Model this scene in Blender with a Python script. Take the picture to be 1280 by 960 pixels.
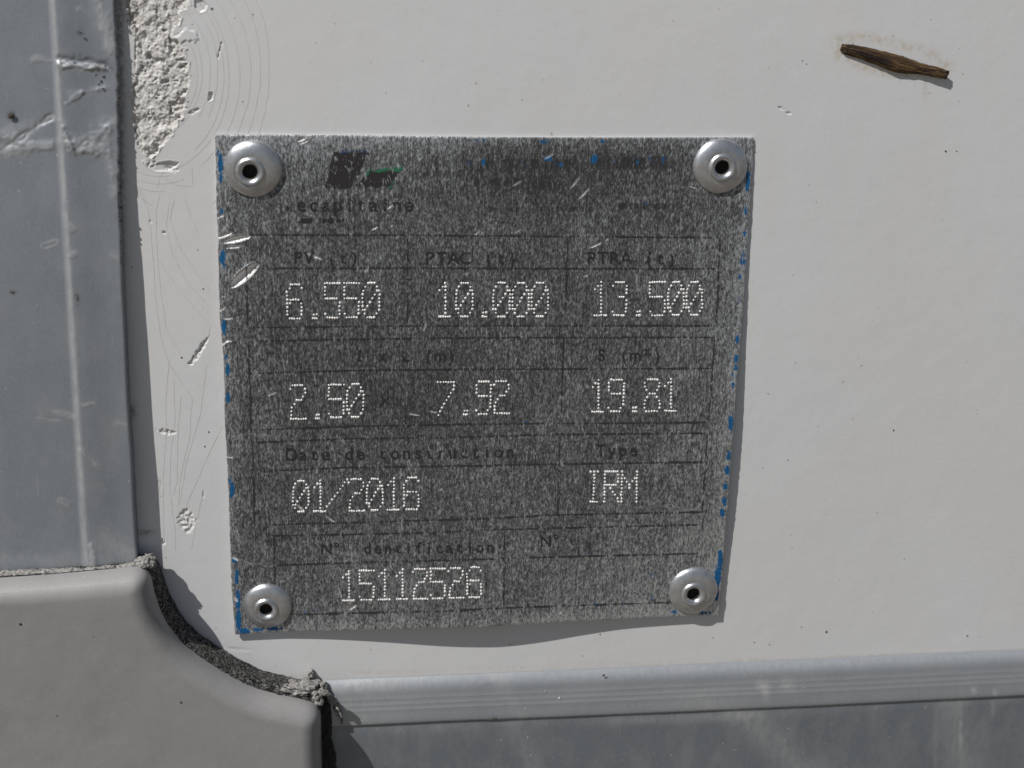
import bpy, bmesh, math
import numpy as np
from mathutils import Vector, Matrix

# ------------------------------------------------------------------ scene, camera, light
sc = bpy.context.scene
for o in list(bpy.data.objects):
    bpy.data.objects.remove(o)
COL = sc.collection
U = 0.00018                                  # one working unit (about one photo pixel on the plate) = 0.18 mm
F = 1612.0
r1 = np.array([12730., -233., 1612.]); r1 /= np.linalg.norm(r1)
r2 = np.array([-110., 5156., 1612.]); r2 -= r1 * r2.dot(r1); r2 /= np.linalg.norm(r2)
r3 = np.cross(r1, r2)
RIGHT = np.array([r1[0], r3[0], -r2[0]])
DOWN = np.array([r1[1], r3[1], -r2[1]])
FWD = np.array([r1[2], r3[2], -r2[2]])
CAM = -F * U * FWD

cam_data = bpy.data.cameras.new("camera")
cam = bpy.data.objects.new("camera", cam_data)
COL.objects.link(cam)
m = Matrix.Identity(4)
for i in range(3):
    m[i][0] = RIGHT[i]; m[i][1] = -DOWN[i]; m[i][2] = -FWD[i]; m[i][3] = CAM[i]
cam.matrix_world = m
cam_data.sensor_width = 36.0
cam_data.lens = F / 1280.0 * 36.0
cam_data.clip_start = 0.01
cam_data.clip_end = 100.0
cam_data.dof.use_dof = True
cam_data.dof.focus_distance = F * U
cam_data.dof.aperture_fstop = 18.0
sc.camera = cam

SA, SB = 1.45, 2.15                            # sun shadow: right and down per unit of height off the wall
sun_dir = Vector((SA, 1.0, -SB)).normalized()
elev = math.asin(-sun_dir.z)
sun_data = bpy.data.lights.new("sun", 'SUN')
sun_data.energy = 5.0
sun_data.angle = math.radians(0.5)
sun_data.color = (1.0, 0.975, 0.945)
sun = bpy.data.objects.new("sun", sun_data)
COL.objects.link(sun)
sun.rotation_euler = sun_dir.to_track_quat('-Z', 'Y').to_euler()
sun.location = (-0.5, -1.0, 1.0)

world = bpy.data.worlds.new("World")
sc.world = world
world.use_nodes = True
wn = world.node_tree
bg = wn.nodes["Background"]
sky = wn.nodes.new("ShaderNodeTexSky")
sky.sky_type = 'NISHITA'
sky.sun_disc = False
sky.sun_elevation = elev
sky.sun_rotation = math.atan2(-sun_dir.x, -sun_dir.y)
wn.links.new(sky.outputs[0], bg.inputs[0])
bg.inputs[1].default_value = 0.05
sc.view_settings.view_transform = 'Standard'
sc.view_settings.look = 'None'
sc.view_settings.exposure = -0.42
sc.view_settings.gamma = 1.0

# ------------------------------------------------------------------ measuring helpers
def bow(px, py):
    """the painted panel is very slightly domed; everything fixed to it follows"""
    return -3.2e-5 * (np.clip(px, -300, 1600) - 560) ** 2 - 3.4e-5 * (np.clip(py, -300, 1200) - 400) ** 2
def W(px, py, h=0.0):
    """point standing h units off the wall that the photo shows at (px, py); arrays allowed"""
    px = np.asarray(px, float); py = np.asarray(py, float); h = np.asarray(h, float)
    px, py, h = np.broadcast_arrays(px, py, h)
    h = h + bow(px, py)
    d = (px[..., None] - 640) * RIGHT + (py[..., None] - 480) * DOWN + F * FWD
    t = (-h * U - CAM[1]) / d[..., 1]
    return CAM + d * t[..., None]

rng = np.random.default_rng(7)
TAB = rng.random((256, 256))
def vnoise(x, y, seed=0):
    x = np.asarray(x, float) + seed * 17.3; y = np.asarray(y, float) + seed * 31.7
    xi = np.floor(x).astype(int); yi = np.floor(y).astype(int)
    fx = x - xi; fy = y - yi
    fx = fx * fx * (3 - 2 * fx); fy = fy * fy * (3 - 2 * fy)
    a = TAB[xi % 256, yi % 256]; b = TAB[(xi + 1) % 256, yi % 256]
    c = TAB[xi % 256, (yi + 1) % 256]; d = TAB[(xi + 1) % 256, (yi + 1) % 256]
    return (a * (1 - fx) + b * fx) * (1 - fy) + (c * (1 - fx) + d * fx) * fy
def fbm(x, y, seed=0, octaves=4):
    s = 0; amp = .5
    for k in range(octaves):
        s = s + amp * vnoise(x * 2 ** k, y * 2 ** k, seed + k); amp *= .5
    return s
def sstep(a, b, x):
    t = np.clip((x - a) / (b - a), 0, 1)
    return t * t * (3 - 2 * t)
def gouge(x, y, x0, y0, x1, y1, w, depth=3.0):
    """height change and mask of a pointed scoop from (x0,y0) to (x1,y1)"""
    dx, dy = x1 - x0, y1 - y0; L = math.hypot(dx, dy)
    t = ((x - x0) * dx + (y - y0) * dy) / L / L
    s = (-(x - x0) * dy + (y - y0) * dx) / L          # signed distance across
    ww = w * np.sqrt(np.clip(4 * t * (1 - t), 1e-4, 1))
    q = s / ww
    ins = (t > 0) & (t < 1)
    m_ = np.where(ins, np.clip(1 - q * q, 0, 1), 0)
    lip = np.where(ins, np.exp(-((np.abs(q) - 1.15) / .22) ** 2), 0) * .25
    return depth * (-m_ + lip), np.where(ins, sstep(0, .25, m_) + lip, 0)
def poly_dist(x, y, pts):
    """signed distance (positive inside) to a polygon, arrays"""
    pts = np.array(pts, float); n = len(pts)
    best = np.full(np.shape(x), 1e9); inside = np.zeros(np.shape(x), bool)
    for i in range(n):
        ax, ay = pts[i]; bx, by = pts[(i + 1) % n]
        ex, ey = bx - ax, by - ay
        t = np.clip(((x - ax) * ex + (y - ay) * ey) / (ex * ex + ey * ey + 1e-9), 0, 1)
        best = np.minimum(best, np.hypot(x - ax - t * ex, y - ay - t * ey))
        cond = ((ay > y) != (by > y)) & (x < (bx - ax) * (y - ay) / (by - ay + 1e-12) + ax)
        inside ^= cond
    return np.where(inside, best, -best)

# ------------------------------------------------------------------ mesh helpers
class MB:
    def __init__(s): s.v = []; s.f = []; s.mi = []; s.a = []; s.n = 0
    def add(s, verts, faces, mi=0, attr=None):
        verts = np.asarray(verts, float).reshape(-1, 3)
        s.v.append(verts); s.f += [tuple(int(i) + s.n for i in f) for f in faces]
        s.mi += [mi] * len(faces)
        s.a.append(np.zeros((len(verts), 4)) if attr is None else np.asarray(attr, float).reshape(-1, 4))
        s.n += len(verts)
    def grid(s, P, mi=0, attr=None, flip=False, close=False):
        """P (rows, cols, 3); rows go down, columns go right: faces look at -Y"""
        n, k = P.shape[:2]
        idx = np.arange(n * k).reshape(n, k)
        if close: idx = np.concatenate([idx, idx[:, :1]], 1)
        q = np.stack([idx[:-1, :-1], idx[1:, :-1], idx[1:, 1:], idx[:-1, 1:]], -1).reshape(-1, 4)
        if flip: q = q[:, ::-1]
        s.add(P, q.tolist(), mi, attr)
    def build(s, name, mats, parent=None, smooth=True):
        me = bpy.data.meshes.new(name)
        v = np.concatenate(s.v)
        nf = len(s.f)
        ln = np.array([len(f) for f in s.f], np.int32)
        me.vertices.add(len(v)); me.vertices.foreach_set("co", v.astype(np.float32).ravel())
        me.loops.add(int(ln.sum())); me.polygons.add(nf)
        me.loops.foreach_set("vertex_index", np.fromiter((i for f in s.f for i in f), np.int32, int(ln.sum())))
        st = np.zeros(nf, np.int32); st[1:] = np.cumsum(ln)[:-1]
        me.polygons.foreach_set("loop_start", st)
        me.polygons.foreach_set("material_index", np.array(s.mi, np.int32))
        me.polygons.foreach_set("use_smooth", np.full(nf, smooth))
        me.update(calc_edges=True); me.validate()
        at = me.color_attributes.new("mask", 'FLOAT_COLOR', 'POINT')
        a = np.concatenate(s.a)
        if len(a) == len(me.vertices): at.data.foreach_set("color", a.astype(np.float32).ravel())
        for mt in (mats if isinstance(mats, (list, tuple)) else [mats]): me.materials.append(mt)
        o = bpy.data.objects.new(name, me); COL.objects.link(o)
        if parent: o.parent = parent
        return o
def empty(name):
    o = bpy.data.objects.new(name, None); COL.objects.link(o)
    o.empty_display_size = .01
    return o
def tag(o, label, cat, group=None):
    o["label"] = label; o["category"] = cat
    if group: o["group"] = group
    return o

# ------------------------------------------------------------------ material helpers
class NT:
    def __init__(s, name):
        s.m = bpy.data.materials.new(name); s.m.use_nodes = True
        s.t = s.m.node_tree; s.b = s.t.nodes["Principled BSDF"]
        s.co = s.t.nodes.new("ShaderNodeTexCoord").outputs["Object"]
    def link(s, a, b): s.t.links.new(a, b)
    def mapped(s, px, pz=None, py=None, off=(0, 0, 0)):
        """object coordinates so that one noise cell is px wide and pz tall in working units"""
        n = s.t.nodes.new("ShaderNodeMapping")
        pz = pz or px; py = py or px
        n.inputs["Scale"].default_value = (1 / (U * px), 1 / (U * py), 1 / (U * pz))
        n.inputs["Location"].default_value = off
        s.link(s.co, n.inputs[0]); return n.outputs[0]
    def noise(s, px, pz=None, detail=2, rough=.5, off=(0, 0, 0), dist=0):
        n = s.t.nodes.new("ShaderNodeTexNoise"); n.inputs["Scale"].default_value = 1
        n.inputs["Detail"].default_value = detail; n.inputs["Roughness"].default_value = rough
        n.inputs["Distortion"].default_value = dist
        s.link(s.mapped(px, pz, off=off), n.inputs["Vector"]); return n.outputs[0]
    def ramp(s, v, stops, interp='LINEAR'):
        n = s.t.nodes.new("ShaderNodeValToRGB"); cr = n.color_ramp; cr.interpolation = interp
        while len(cr.elements) < len(stops): cr.elements.new(.5)
        for e, (p, c) in zip(cr.elements, stops):
            e.position = p; e.color = (c, c, c, 1) if isinstance(c, (int, float)) else (*c, 1)
        s.link(v, n.inputs[0]); return n.outputs[0]
    def math(s, op, a, b=None, clamp=False):
        n = s.t.nodes.new("ShaderNodeMath"); n.operation = op; n.use_clamp = clamp
        for i, x in enumerate((a, b)):
            if x is None: continue
            if isinstance(x, (int, float)): n.inputs[i].default_value = x
            else: s.link(x, n.inputs[i])
        return n.outputs[0]
    def mix(s, f, a, b, mode='MIX'):
        n = s.t.nodes.new("ShaderNodeMix"); n.data_type = 'RGBA'; n.blend_type = mode
        for k, x in ((0, f), (6, a), (7, b)):
            if isinstance(x, (int, float)): n.inputs[k].default_value = x if k == 0 else (x, x, x, 1)
            elif isinstance(x, tuple): n.inputs[k].default_value = (*x, 1)
            else: s.link(x, n.inputs[k])
        return n.outputs[2]
    def attr(s):
        n = s.t.nodes.new("ShaderNodeAttribute"); n.attribute_name = "mask"
        sp = s.t.nodes.new("ShaderNodeSeparateColor"); s.link(n.outputs["Color"], sp.inputs[0])
        return sp.outputs
    def bump(s, v, dist, strength=1.0):
        n = s.t.nodes.new("ShaderNodeBump"); n.inputs["Distance"].default_value = dist * U
        n.inputs["Strength"].default_value = strength
        s.link(v, n.inputs["Height"]); s.link(n.outputs[0], s.b.inputs["Normal"]); return n
    def set(s, **k):
        names = dict(color="Base Color", rough="Roughness", metal="Metallic", alpha="Alpha", spec="Specular IOR Level")
        for a, x in k.items():
            i = s.b.inputs[names[a]]
            if isinstance(x, tuple): i.default_value = (*x, 1)
            elif isinstance(x, (int, float)): i.default_value = x
            else: s.link(x, i)
        return s.m

# painted panel: mask R = broken laminate, G = brown stain, B = grime and darker pits
t = NT("white_gelcoat")
r, g, b_ = t.attr()[:3]
base = t.mix(t.noise(180, detail=3), (.712, .717, .722), (.78, .786, .792))
base = t.mix(t.ramp(t.noise(420, detail=2, off=(3, 1, 2)), [(.42, 0), (.62, .5)]), base, (.74, .73, .715))
lam = t.ramp(t.noise(3.2, detail=4, rough=.7), [(.25, (.30, .27, .25)), (.42, (.58, .56, .53)), (.6, (.80, .785, .76))])
base = t.mix(r, base, lam)
st = t.math('MULTIPLY', g, t.ramp(t.noise(7, 9, detail=4, rough=.65), [(.40, .1), (.6, 1)]), True)
base = t.mix(st, base, (.50, .37, .20))
base = t.mix(t.math('MULTIPLY', b_, t.ramp(t.noise(5, detail=4), [(.35, .2), (.6, 1)]), True), base, (.18, .16, .14))
speck = t.ramp(t.noise(5.5, detail=0, off=(5, 5, 5)), [(.86, 0), (.89, .5)])
base = t.mix(speck, base, (.25, .22, .2))
base = t.mix(t.ramp(t.noise(60, 190, detail=5, rough=.6, off=(8, 3, 3)), [(.48, 0), (.70, .12)]), base, (.66, .64, .60))
base = t.mix(t.ramp(t.noise(2.0, detail=2, off=(8, 8, 3)), [(.35, .10), (.65, 0)]), base, (.45, .44, .42))
t.bump(t.math('ADD', t.noise(38, detail=3), t.math('MULTIPLY', t.noise(3, detail=2), .05)), 1.0, .5)
M_WALL = t.set(color=base, rough=t.mix(r, .34, .9), spec=.4)

t = NT("hairline_crack"); M_CRACK = t.set(color=(.60, .575, .53), rough=.7)
t = NT("dirt_speck"); M_SPECK = t.set(color=(.07, .06, .05), rough=.9)

def plate_noise(t):
    a = t.noise(1.6, 4.2, detail=3, rough=.65)
    b = t.noise(3.8, 8.0, detail=2, rough=.6, off=(9, 3, 1))
    c = t.noise(60, 90, detail=3, off=(2, 8, 4))
    s = t.math('ADD', t.math('MULTIPLY', a, .66), t.math('MULTIPLY', b, .34))
    s = t.math('ADD', s, t.math('MULTIPLY', t.math('SUBTRACT', t.noise(9, 26, detail=3, rough=.6, off=(5, 2, 2)), .5), .12))
    s = t.math('ADD', s, t.math('MULTIPLY', t.math('SUBTRACT', t.noise(1.6, 48, detail=2, off=(6, 1, 4)), .5), .16))
    return t.math('ADD', s, t.math('MULTIPLY', t.math('SUBTRACT', c, .5), .10)), a, b
# plate: mask R = bare bright metal, G = blue paint, B = paler wear
t = NT("worn_anodised_plate")
r, g, b_ = t.attr()[:3]
s, na, nb = plate_noise(t)
s = t.math('ADD', s, t.math('MULTIPLY', b_, .12))
colr = t.ramp(s, [(.39, (.044, .043, .043)), (.46, (.082, .083, .085)), (.53, (.170, .174, .179)), (.59, (.33, .341, .35)), (.69, (.66, .68, .695))])
bn = t.math('SUBTRACT', t.math('ADD', g, t.math('MULTIPLY', t.noise(4.0, 6.5, detail=4, rough=.7, off=(4, 4, 9)), 1.3)), 1.02)
bm = t.math('MULTIPLY', bn, 9, True)
colr = t.mix(bm, colr, (.006, .11, .28))
colr = t.mix(r, colr, (.80, .79, .78))
t.bump(s, 2.0, .8)
met = t.mix(bm, t.ramp(s, [(.42, .15), (.62, .7)]), 0.0)
M_PLATE = t.set(color=colr, rough=t.mix(r, .5, .36), metal=met)

t = NT("plate_edge_metal"); M_EDGE = t.set(color=(.62, .62, .61), metal=.7, rough=.45)
t = NT("stamped_metal"); M_DOT = t.set(color=(.97, .95, .93), metal=.35, rough=.42)

def print_mat(name, col, lo, hi):
    t = NT(name)
    s, na, nb = plate_noise(t)
    s = t.math('ADD', s, t.math('MULTIPLY', t.math('SUBTRACT', t.noise(26, 30, detail=2, off=(1, 7, 7)), .5), .45))
    al = t.ramp(s, [(lo, 1), (hi, 0)])
    return t.set(color=col, rough=.6, alpha=al)
M_PRINT = print_mat("worn_black_print", (.028, .026, .025), .53, .66)
M_LINE = print_mat("worn_black_rule", (.034, .032, .032), .46, .60)
M_LOGO = print_mat("worn_logo_print", (.028, .023, .024), .53, .61)
M_GREEN = print_mat("worn_green_print", (.02, .17, .08), .50, .58)
M_BLUE = print_mat("worn_blue_print", (.02, .06, .16), .44, .52)

t = NT("rivet_aluminium")
nz = t.noise(4, detail=4, rough=.7)
c = t.mix(t.ramp(t.noise(9, detail=4, rough=.65, off=(3, 3, 3)), [(.38, 0), (.60, 1)]), (.52, .53, .545), (.63, .64, .655))
t.bump(nz, .6, .5)
M_RIVET = t.set(color=c, metal=.82, rough=.36)
t = NT("rivet_bore"); M_BORE = t.set(color=(.014, .011, .008), rough=.8)  # near-black floor paints in the shade of a deep hole

# trims: mask R = scuffed bright metal, G = dust film and painted-in highlights, B = grime
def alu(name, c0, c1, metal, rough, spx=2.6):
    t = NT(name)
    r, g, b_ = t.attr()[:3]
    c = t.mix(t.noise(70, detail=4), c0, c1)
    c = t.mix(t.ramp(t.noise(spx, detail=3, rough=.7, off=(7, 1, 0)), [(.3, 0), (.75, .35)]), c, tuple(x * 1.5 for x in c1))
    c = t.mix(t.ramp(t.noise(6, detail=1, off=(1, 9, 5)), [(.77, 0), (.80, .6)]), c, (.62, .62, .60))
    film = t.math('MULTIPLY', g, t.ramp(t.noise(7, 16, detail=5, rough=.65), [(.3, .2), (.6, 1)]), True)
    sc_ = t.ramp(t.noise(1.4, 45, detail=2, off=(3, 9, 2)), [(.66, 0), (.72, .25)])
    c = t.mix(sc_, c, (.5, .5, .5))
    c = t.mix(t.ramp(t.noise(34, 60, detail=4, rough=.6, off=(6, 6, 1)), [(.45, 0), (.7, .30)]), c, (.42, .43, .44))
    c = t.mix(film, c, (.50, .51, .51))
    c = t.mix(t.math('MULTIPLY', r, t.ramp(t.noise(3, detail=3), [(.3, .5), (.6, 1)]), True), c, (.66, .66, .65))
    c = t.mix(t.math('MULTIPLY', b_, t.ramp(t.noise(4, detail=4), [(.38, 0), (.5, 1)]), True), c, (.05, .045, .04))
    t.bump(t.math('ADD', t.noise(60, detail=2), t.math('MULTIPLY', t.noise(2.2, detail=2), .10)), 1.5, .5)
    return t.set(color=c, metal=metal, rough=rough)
M_STRIP = alu("anodised_strip", (.240, .266, .295), (.288, .314, .342), .33, .42)
M_RAIL = alu("brushed_rail", (.30, .325, .35), (.34, .365, .39), .3, .42)
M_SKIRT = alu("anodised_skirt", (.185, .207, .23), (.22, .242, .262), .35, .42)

t = NT("cream_moulding")
r, g, b_ = t.attr()[:3]
c = t.mix(t.noise(90, detail=4), (.305, .298, .294), (.352, .345, .340))
c = t.mix(t.ramp(t.noise(2.2, detail=3, off=(4, 4, 4)), [(.3, .18), (.65, 0)]), c, (.17, .165, .16))
c = t.mix(t.ramp(t.noise(55, 130, detail=6, rough=.65, off=(1, 4, 8)), [(.50, 0), (.72, .4)]), c, (.24, .22, .20))
c = t.mix(t.ramp(t.noise(16, 3, detail=3, off=(5, 4, 8)), [(.70, 0), (.76, .35)]), c, (.48, .47, .46))
c = t.mix(t.ramp(t.noise(6, detail=1, off=(2, 2, 6)), [(.78, 0), (.81, .6)]), c, (.2, .18, .16))
t.bump(t.math('ADD', t.noise(75, detail=2), t.math('MULTIPLY', t.noise(4, detail=3), .05)), 3.0, .5)
M_CAP = t.set(color=c, rough=.5, spec=.4)
t = NT("porous_foam")
nz = t.noise(4.2, detail=4, rough=.7, dist=1.8)
t.bump(nz, 9, 1)
M_FOAM = t.set(color=t.ramp(nz, [(.44, .010), (.52, (.10, .097, .092)), (.62, (.46, .445, .42))]), rough=.95)
t = NT("black_gasket"); M_GAP_SHADE = t.set(color=(.035, .033, .03), rough=.9)  # near-black colour standing in for deep shade beside the cap
t = NT("old_sealant")
nz = t.noise(3.2, detail=4, rough=.7)
t.bump(nz, 3, .8)
M_SEAL = t.set(color=t.ramp(nz, [(.36, (.06, .055, .05)), (.5, (.30, .29, .27)), (.66, (.50, .48, .45))]), rough=.9)
t = NT("twig_bark")
nz = t.noise(30, 1.6, detail=4, rough=.7)
t.bump(t.noise(2.5, detail=3), 2, .6)
M_TWIG = t.set(color=t.ramp(t.attr()[0], [(.34, (.016, .009, .005)), (.50, (.062, .034, .014)), (.68, (.17, .105, .040))]), rough=.9)
t = NT("ground_gravel")
M_GROUND = t.set(color=t.mix(t.noise(300), (.14, .12, .095), (.19, .165, .13)), rough=.95)

# ------------------------------------------------------------------ unseen ground under the vehicle, added for its bounce light and reflections
mb = MB()
s_ = 40.0
mb.add([(-s_, -s_, -1.2), (s_, -s_, -1.2), (s_, s_, -1.2), (-s_, s_, -1.2)], [(0, 1, 2, 3)])
o = mb.build("ground", M_GROUND, smooth=False); o["kind"] = "structure"

# ------------------------------------------------------------------ painted body panel
DAMAGE = [(234, -60), (234, 8), (223, 17), (221, 30), (215, 45), (224, 56), (231, 62), (234, 81), (237, 97), (234, 112), (231, 133), (226, 145),
          (218, 159), (210, 173), (202, 186), (197, 191), (186, 204), (178, 197), (171, 173), (162, 133), (162, 112), (171, 101), (172, 53), (165, 35), (157, 29), (157, -60)]
CHIP = [(186, 209), (198, 203), (212, 201), (224, 203), (220, 209), (210, 214), (194, 214)]
def wall_height(x, y):
    nz = fbm(x / 7, y / 7, 1, 4)
    xw = x + (fbm(x / 6, y / 6, 3, 3) - .45) * 15; yw = y + (fbm(x / 6, y / 6, 5, 3) - .45) * 15
    d = poly_dist(xw, yw, DAMAGE)
    k = sstep(-.3, 1.6, d)
    pits = fbm(x / 11, y / 13, 9, 5) - .5
    pits = .45 * pits + .55 * np.round(pits * 7 + (vnoise(x / 5, y / 5, 68) - .5)) / 7
    ridg = 1 - np.abs(fbm(x / 5, y / 5, 12, 3) - .45) * 4
    h = k * (-1.6 + 6.5 * pits + 0.7 * ridg * (nz > .3) - 3.0 * sstep(.56, .68, fbm(x / 9, y / 9, 61, 3)) - 5 * np.exp(-((x - 163) / 14) ** 2 - ((y - 8) / 24) ** 2) * fbm(x / 4, y / 4, 63, 2))
    b0 = k * np.clip(sstep(.55, .68, fbm(x / 9, y / 9, 61, 3)) * .45 + .9 * np.exp(-((x - 164) / 14) ** 2 - ((y - 8) / 24) ** 2), 0, 1)
    h += 1.3 * np.exp(-((d + 1.2) / 1.1) ** 2) * np.clip(vnoise(x / 9, y / 9, 66) * 1.6 - .5, 0, 1)                     # curled gelcoat lip
    r = k * .95
    g = np.zeros_like(x); b = b0 * .8
    # lifted flakes and chips beside the hole
    def patch(cx, cy, rx, ry, ang, dep, f=3.0, seed=20):
        nonlocal h, r
        ca, sa = math.cos(ang), math.sin(ang)
        u = ((x - cx) * ca + (y - cy) * sa) / rx; v = (-(x - cx) * sa + (y - cy) * ca) / ry
        q = 1 - np.sqrt(u * u + v * v) + (vnoise(x / 3, y / 3, seed) - .5) * .7
        kk = sstep(0, .35, q)
        h = h + kk * dep * (-.5 + 2.0 * (fbm(x / f, y / f, seed + 1, 3) - .45))
        r = np.maximum(r, kk * .6)
    dd = poly_dist(x, y, CHIP)
    kk = sstep(-.3, 1.2, dd); h = h - kk * np.clip((x - 186) / 10, .4, 3.2) + .2 * np.exp(-((dd + .8) / .8) ** 2)
    dd = poly_dist(x, y, [(243, 0), (252, -2), (260, 6), (257, 13), (250, 16), (243, 10)])
    h = h - 1.6 * sstep(-.3, 1.5, dd) + .25 * np.exp(-((dd + .8) / .8) ** 2)
    dd = poly_dist(x, y, [(215, 46), (223, 43), (233, 36), (247, 42), (248, 48), (240, 52), (232, 50), (226, 56)])
    h = h + .9 * sstep(-2, 1.5, dd + (vnoise(x / 4, y / 4, 64) - .5) * 6) - .4 * np.exp(-((dd + .5) / .9) ** 2)
    dd = poly_dist(x, y, [(261, 115), (266, 115), (266, 124), (260, 127)])
    h = h - 2.6 * sstep(-.5, .8, dd) + .2 * np.exp(-((dd + .8) / .8) ** 2)
    patch(243, 139, 10, 2.6, -.45, 3.0)
    patch(208, 540, 13, 3.6, .2, 2.0); patch(234, 652, 12, 16, -.3, 2.2); patch(204, 677, 4, 3, .6, 3)
    patch(170, 60, 1.6, 34, .03, 3.0); patch(205, 291, 4, 1, 0, 3); patch(188, 277, 2.5, 1.6, 0, 2)
    patch(200, 604, 5, 2.5, .5, 1.5); patch(254, 618, 1.5, 3, 0, 1.5); patch(982, 139, 9, 2.2, .55, 1.6)
    patch(275, 62, 1.2, 12, .25, 2.5); patch(300, 812, 9, 1.2, .25, 1.6)
    patch(247, 442, 22, 3.6, -.97, 2.6, 2.2, 25); patch(252, 434, 13, 2.0, -1.0, 2.0, 2.0, 27)
    patch(215, 212, 9, 4, .3, 1.6, 3, 29); patch(190, 205, 6, 5, 0, 2.2, 3, 31); patch(224, 137, 10, 3, -.2, 1.8, 3, 33)
    # stains round the twig
    g = np.maximum(g, .50 * np.exp(-(np.abs(poly_dist(x, y, [(1046, 52), (1075, 47), (1120, 55), (1160, 66), (1185, 84), (1160, 90), (1120, 92), (1085, 84), (1050, 70)]) + 1) / 6) ** 2))
    g = np.maximum(g, .5 * np.exp(-((x - 1156 - (y - 100) * .05) / 3) ** 2) * sstep(90, 100, y) * (1 - sstep(108, 135, y)))
    g = np.maximum(g, .25 * np.exp(-((y - 842 + (x - 440) * .034) / 2.5) ** 2) * (x > 300))
    g = np.maximum(g, .13 * np.exp(-(poly_dist(x, y, DAMAGE) / 10) ** 2) * (y < 230))
    b = np.maximum(b, .9 * np.exp(-((x - 163) / 7) ** 2 - ((y - 515) / 10) ** 2))
    b = np.maximum(b, .9 * np.exp(-((x - 182) / 11) ** 2 - ((y - 666) / 4) ** 2))
    b = np.maximum(b, .8 * np.exp(-((x - 150) / 6) ** 2))
    return h, r, g, b

def ticks(*segs):
    out = []
    for a, b, st in segs: out.append(np.arange(a, b, st))
    return np.concatenate(out + [np.array([segs[-1][1]])])
gx = ticks((-500, 120, 40), (120, 152, 4), (152, 284, .8), (284, 960, 9), (960, 1000, 1.6), (1000, 1200, 3), (1200, 1800, 40))
gy = ticks((-400, -20, 30), (-20, 225, .8), (225, 415, 1.6), (415, 470, 1.0), (470, 530, 3), (530, 550, 1), (550, 625, 2), (625, 685, 1), (685, 800, 6), (800, 820, 1.5), (820, 860, 5), (860, 1400, 40))
PX, PY = np.meshgrid(gx, gy)
h, r, g, b = wall_height(PX, PY)
P = W(PX, PY, 0.0); P[..., 1] -= h * U
mb = MB()
mb.grid(P, 0, np.stack([r, g, b, np.ones_like(r)], -1))
# back of the panel
c4 = W(np.array([-500, 1800, 1800, -500]), np.array([-400, -400, 1400, 1400])); c4[:, 1] += 60 * U
mb.add(c4, [(0, 1, 2, 3)])
def ribbon(mb, pts, w, hh, mi=0, wobble=.6, seed=0, surf=None):
    pts = np.array(pts, float)
    seg = np.hypot(*np.diff(pts, axis=0).T); s = np.concatenate([[0], np.cumsum(seg)])
    n = max(3, int(s[-1] / 3))
    q = np.linspace(0, s[-1], n)
    x = np.interp(q, s, pts[:, 0]); y = np.interp(q, s, pts[:, 1])
    x = x + (vnoise(q / 14, q * 0, seed) - .5) * wobble * 2
    tx = np.gradient(x); ty = np.gradient(y); L = np.hypot(tx, ty) + 1e-9
    nx, ny = -ty / L, tx / L
    ww = w * (.35 + .9 * vnoise(q / 6, q * 0 + 3, seed + 1)) * np.clip(np.minimum(q, s[-1] - q) / 6 + .2, 0, 1)
    A = np.stack([x + nx * ww / 2, y + ny * ww / 2], -1); B = np.stack([x - nx * ww / 2, y - ny * ww / 2], -1)
    ha = surf(A[:, 0], A[:, 1]) if surf else 0
    hb = surf(B[:, 0], B[:, 1]) if surf else 0
    mb.grid(np.stack([W(B[:, 0], B[:, 1], hb + hh), W(A[:, 0], A[:, 1], ha + hh)], 0), mi)
sc4 = lambda L, oy: [(a / 4, b / 4 + oy) for a, b in L]
cracks = [sc4(L, 230) for L in (
    [(690, 20), (740, 120), (760, 300), (775, 550), (800, 750), (840, 880), (880, 960)],
    [(800, 50), (780, 130), (785, 350), (800, 500), (830, 720), (905, 850)],
    [(850, 90), (830, 200), (860, 350), (930, 480), (1050, 620)],
    [(870, 80), (850, 180), (900, 320), (1000, 470), (1080, 560)],
    [(920, 70), (990, 250)], [(790, 370), (900, 540), (1050, 700), (1040, 780)],
    [(700, 20), (735, 90), (790, 140)], [(660, 0), (700, 70), (760, 110)])]
cracks += [sc4(L, 450) for L in (
    [(845, 0), (830, 200), (830, 400), (815, 600), (820, 900)],
    [(850, 20), (960, 190), (950, 380), (900, 600), (890, 740)],
    [(870, 100), (875, 300), (855, 450), (850, 650), (880, 880), (875, 960)],
    [(910, 170), (890, 350), (885, 600), (870, 680)],
    [(1035, 20), (1000, 280), (930, 520), (900, 720)],
    [(1110, 330), (1030, 500), (930, 730)], [(1020, 640), (985, 800), (955, 950)], [(800, 620), (780, 760)])]
for i, R in enumerate((52, 60, 66, 77, 87, 95, 101, 113, 126, 139, 152)):
    a0 = math.radians(-78 + 9 * math.sin(i * 2.1)); a1 = math.radians(min(82, 50 + 22 * math.sin(i * 1.3)))
    aa = np.linspace(a0, a1, 24)
    cracks.append([(186 + R * math.cos(a) * (1 + .015 * math.sin(3 * a + i)), 92 + R * 1.25 * math.sin(a)) for a in aa])
for i, (R, a0, a1) in enumerate(((128, 86, 120), (118, 70, 112), (108, 80, 110))):
    aa = np.radians(np.linspace(a0, a1, 14))
    cracks.append([(200 + R * .75 * math.cos(a), 118 + R * .95 * math.sin(a)) for a in aa])
cracks += [[(240, 208), (241, 233)], [(203, 222), (222, 232), (240, 233)], [(262, 195), (267, 208)], [(300, 812), (306, 817), (314, 818)],
           [(200, 222), (196, 236)], [(208, 206), (200, 222)]]
for i, L in enumerate(cracks): ribbon(mb, L, .52, .12, 1, seed=i)
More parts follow.
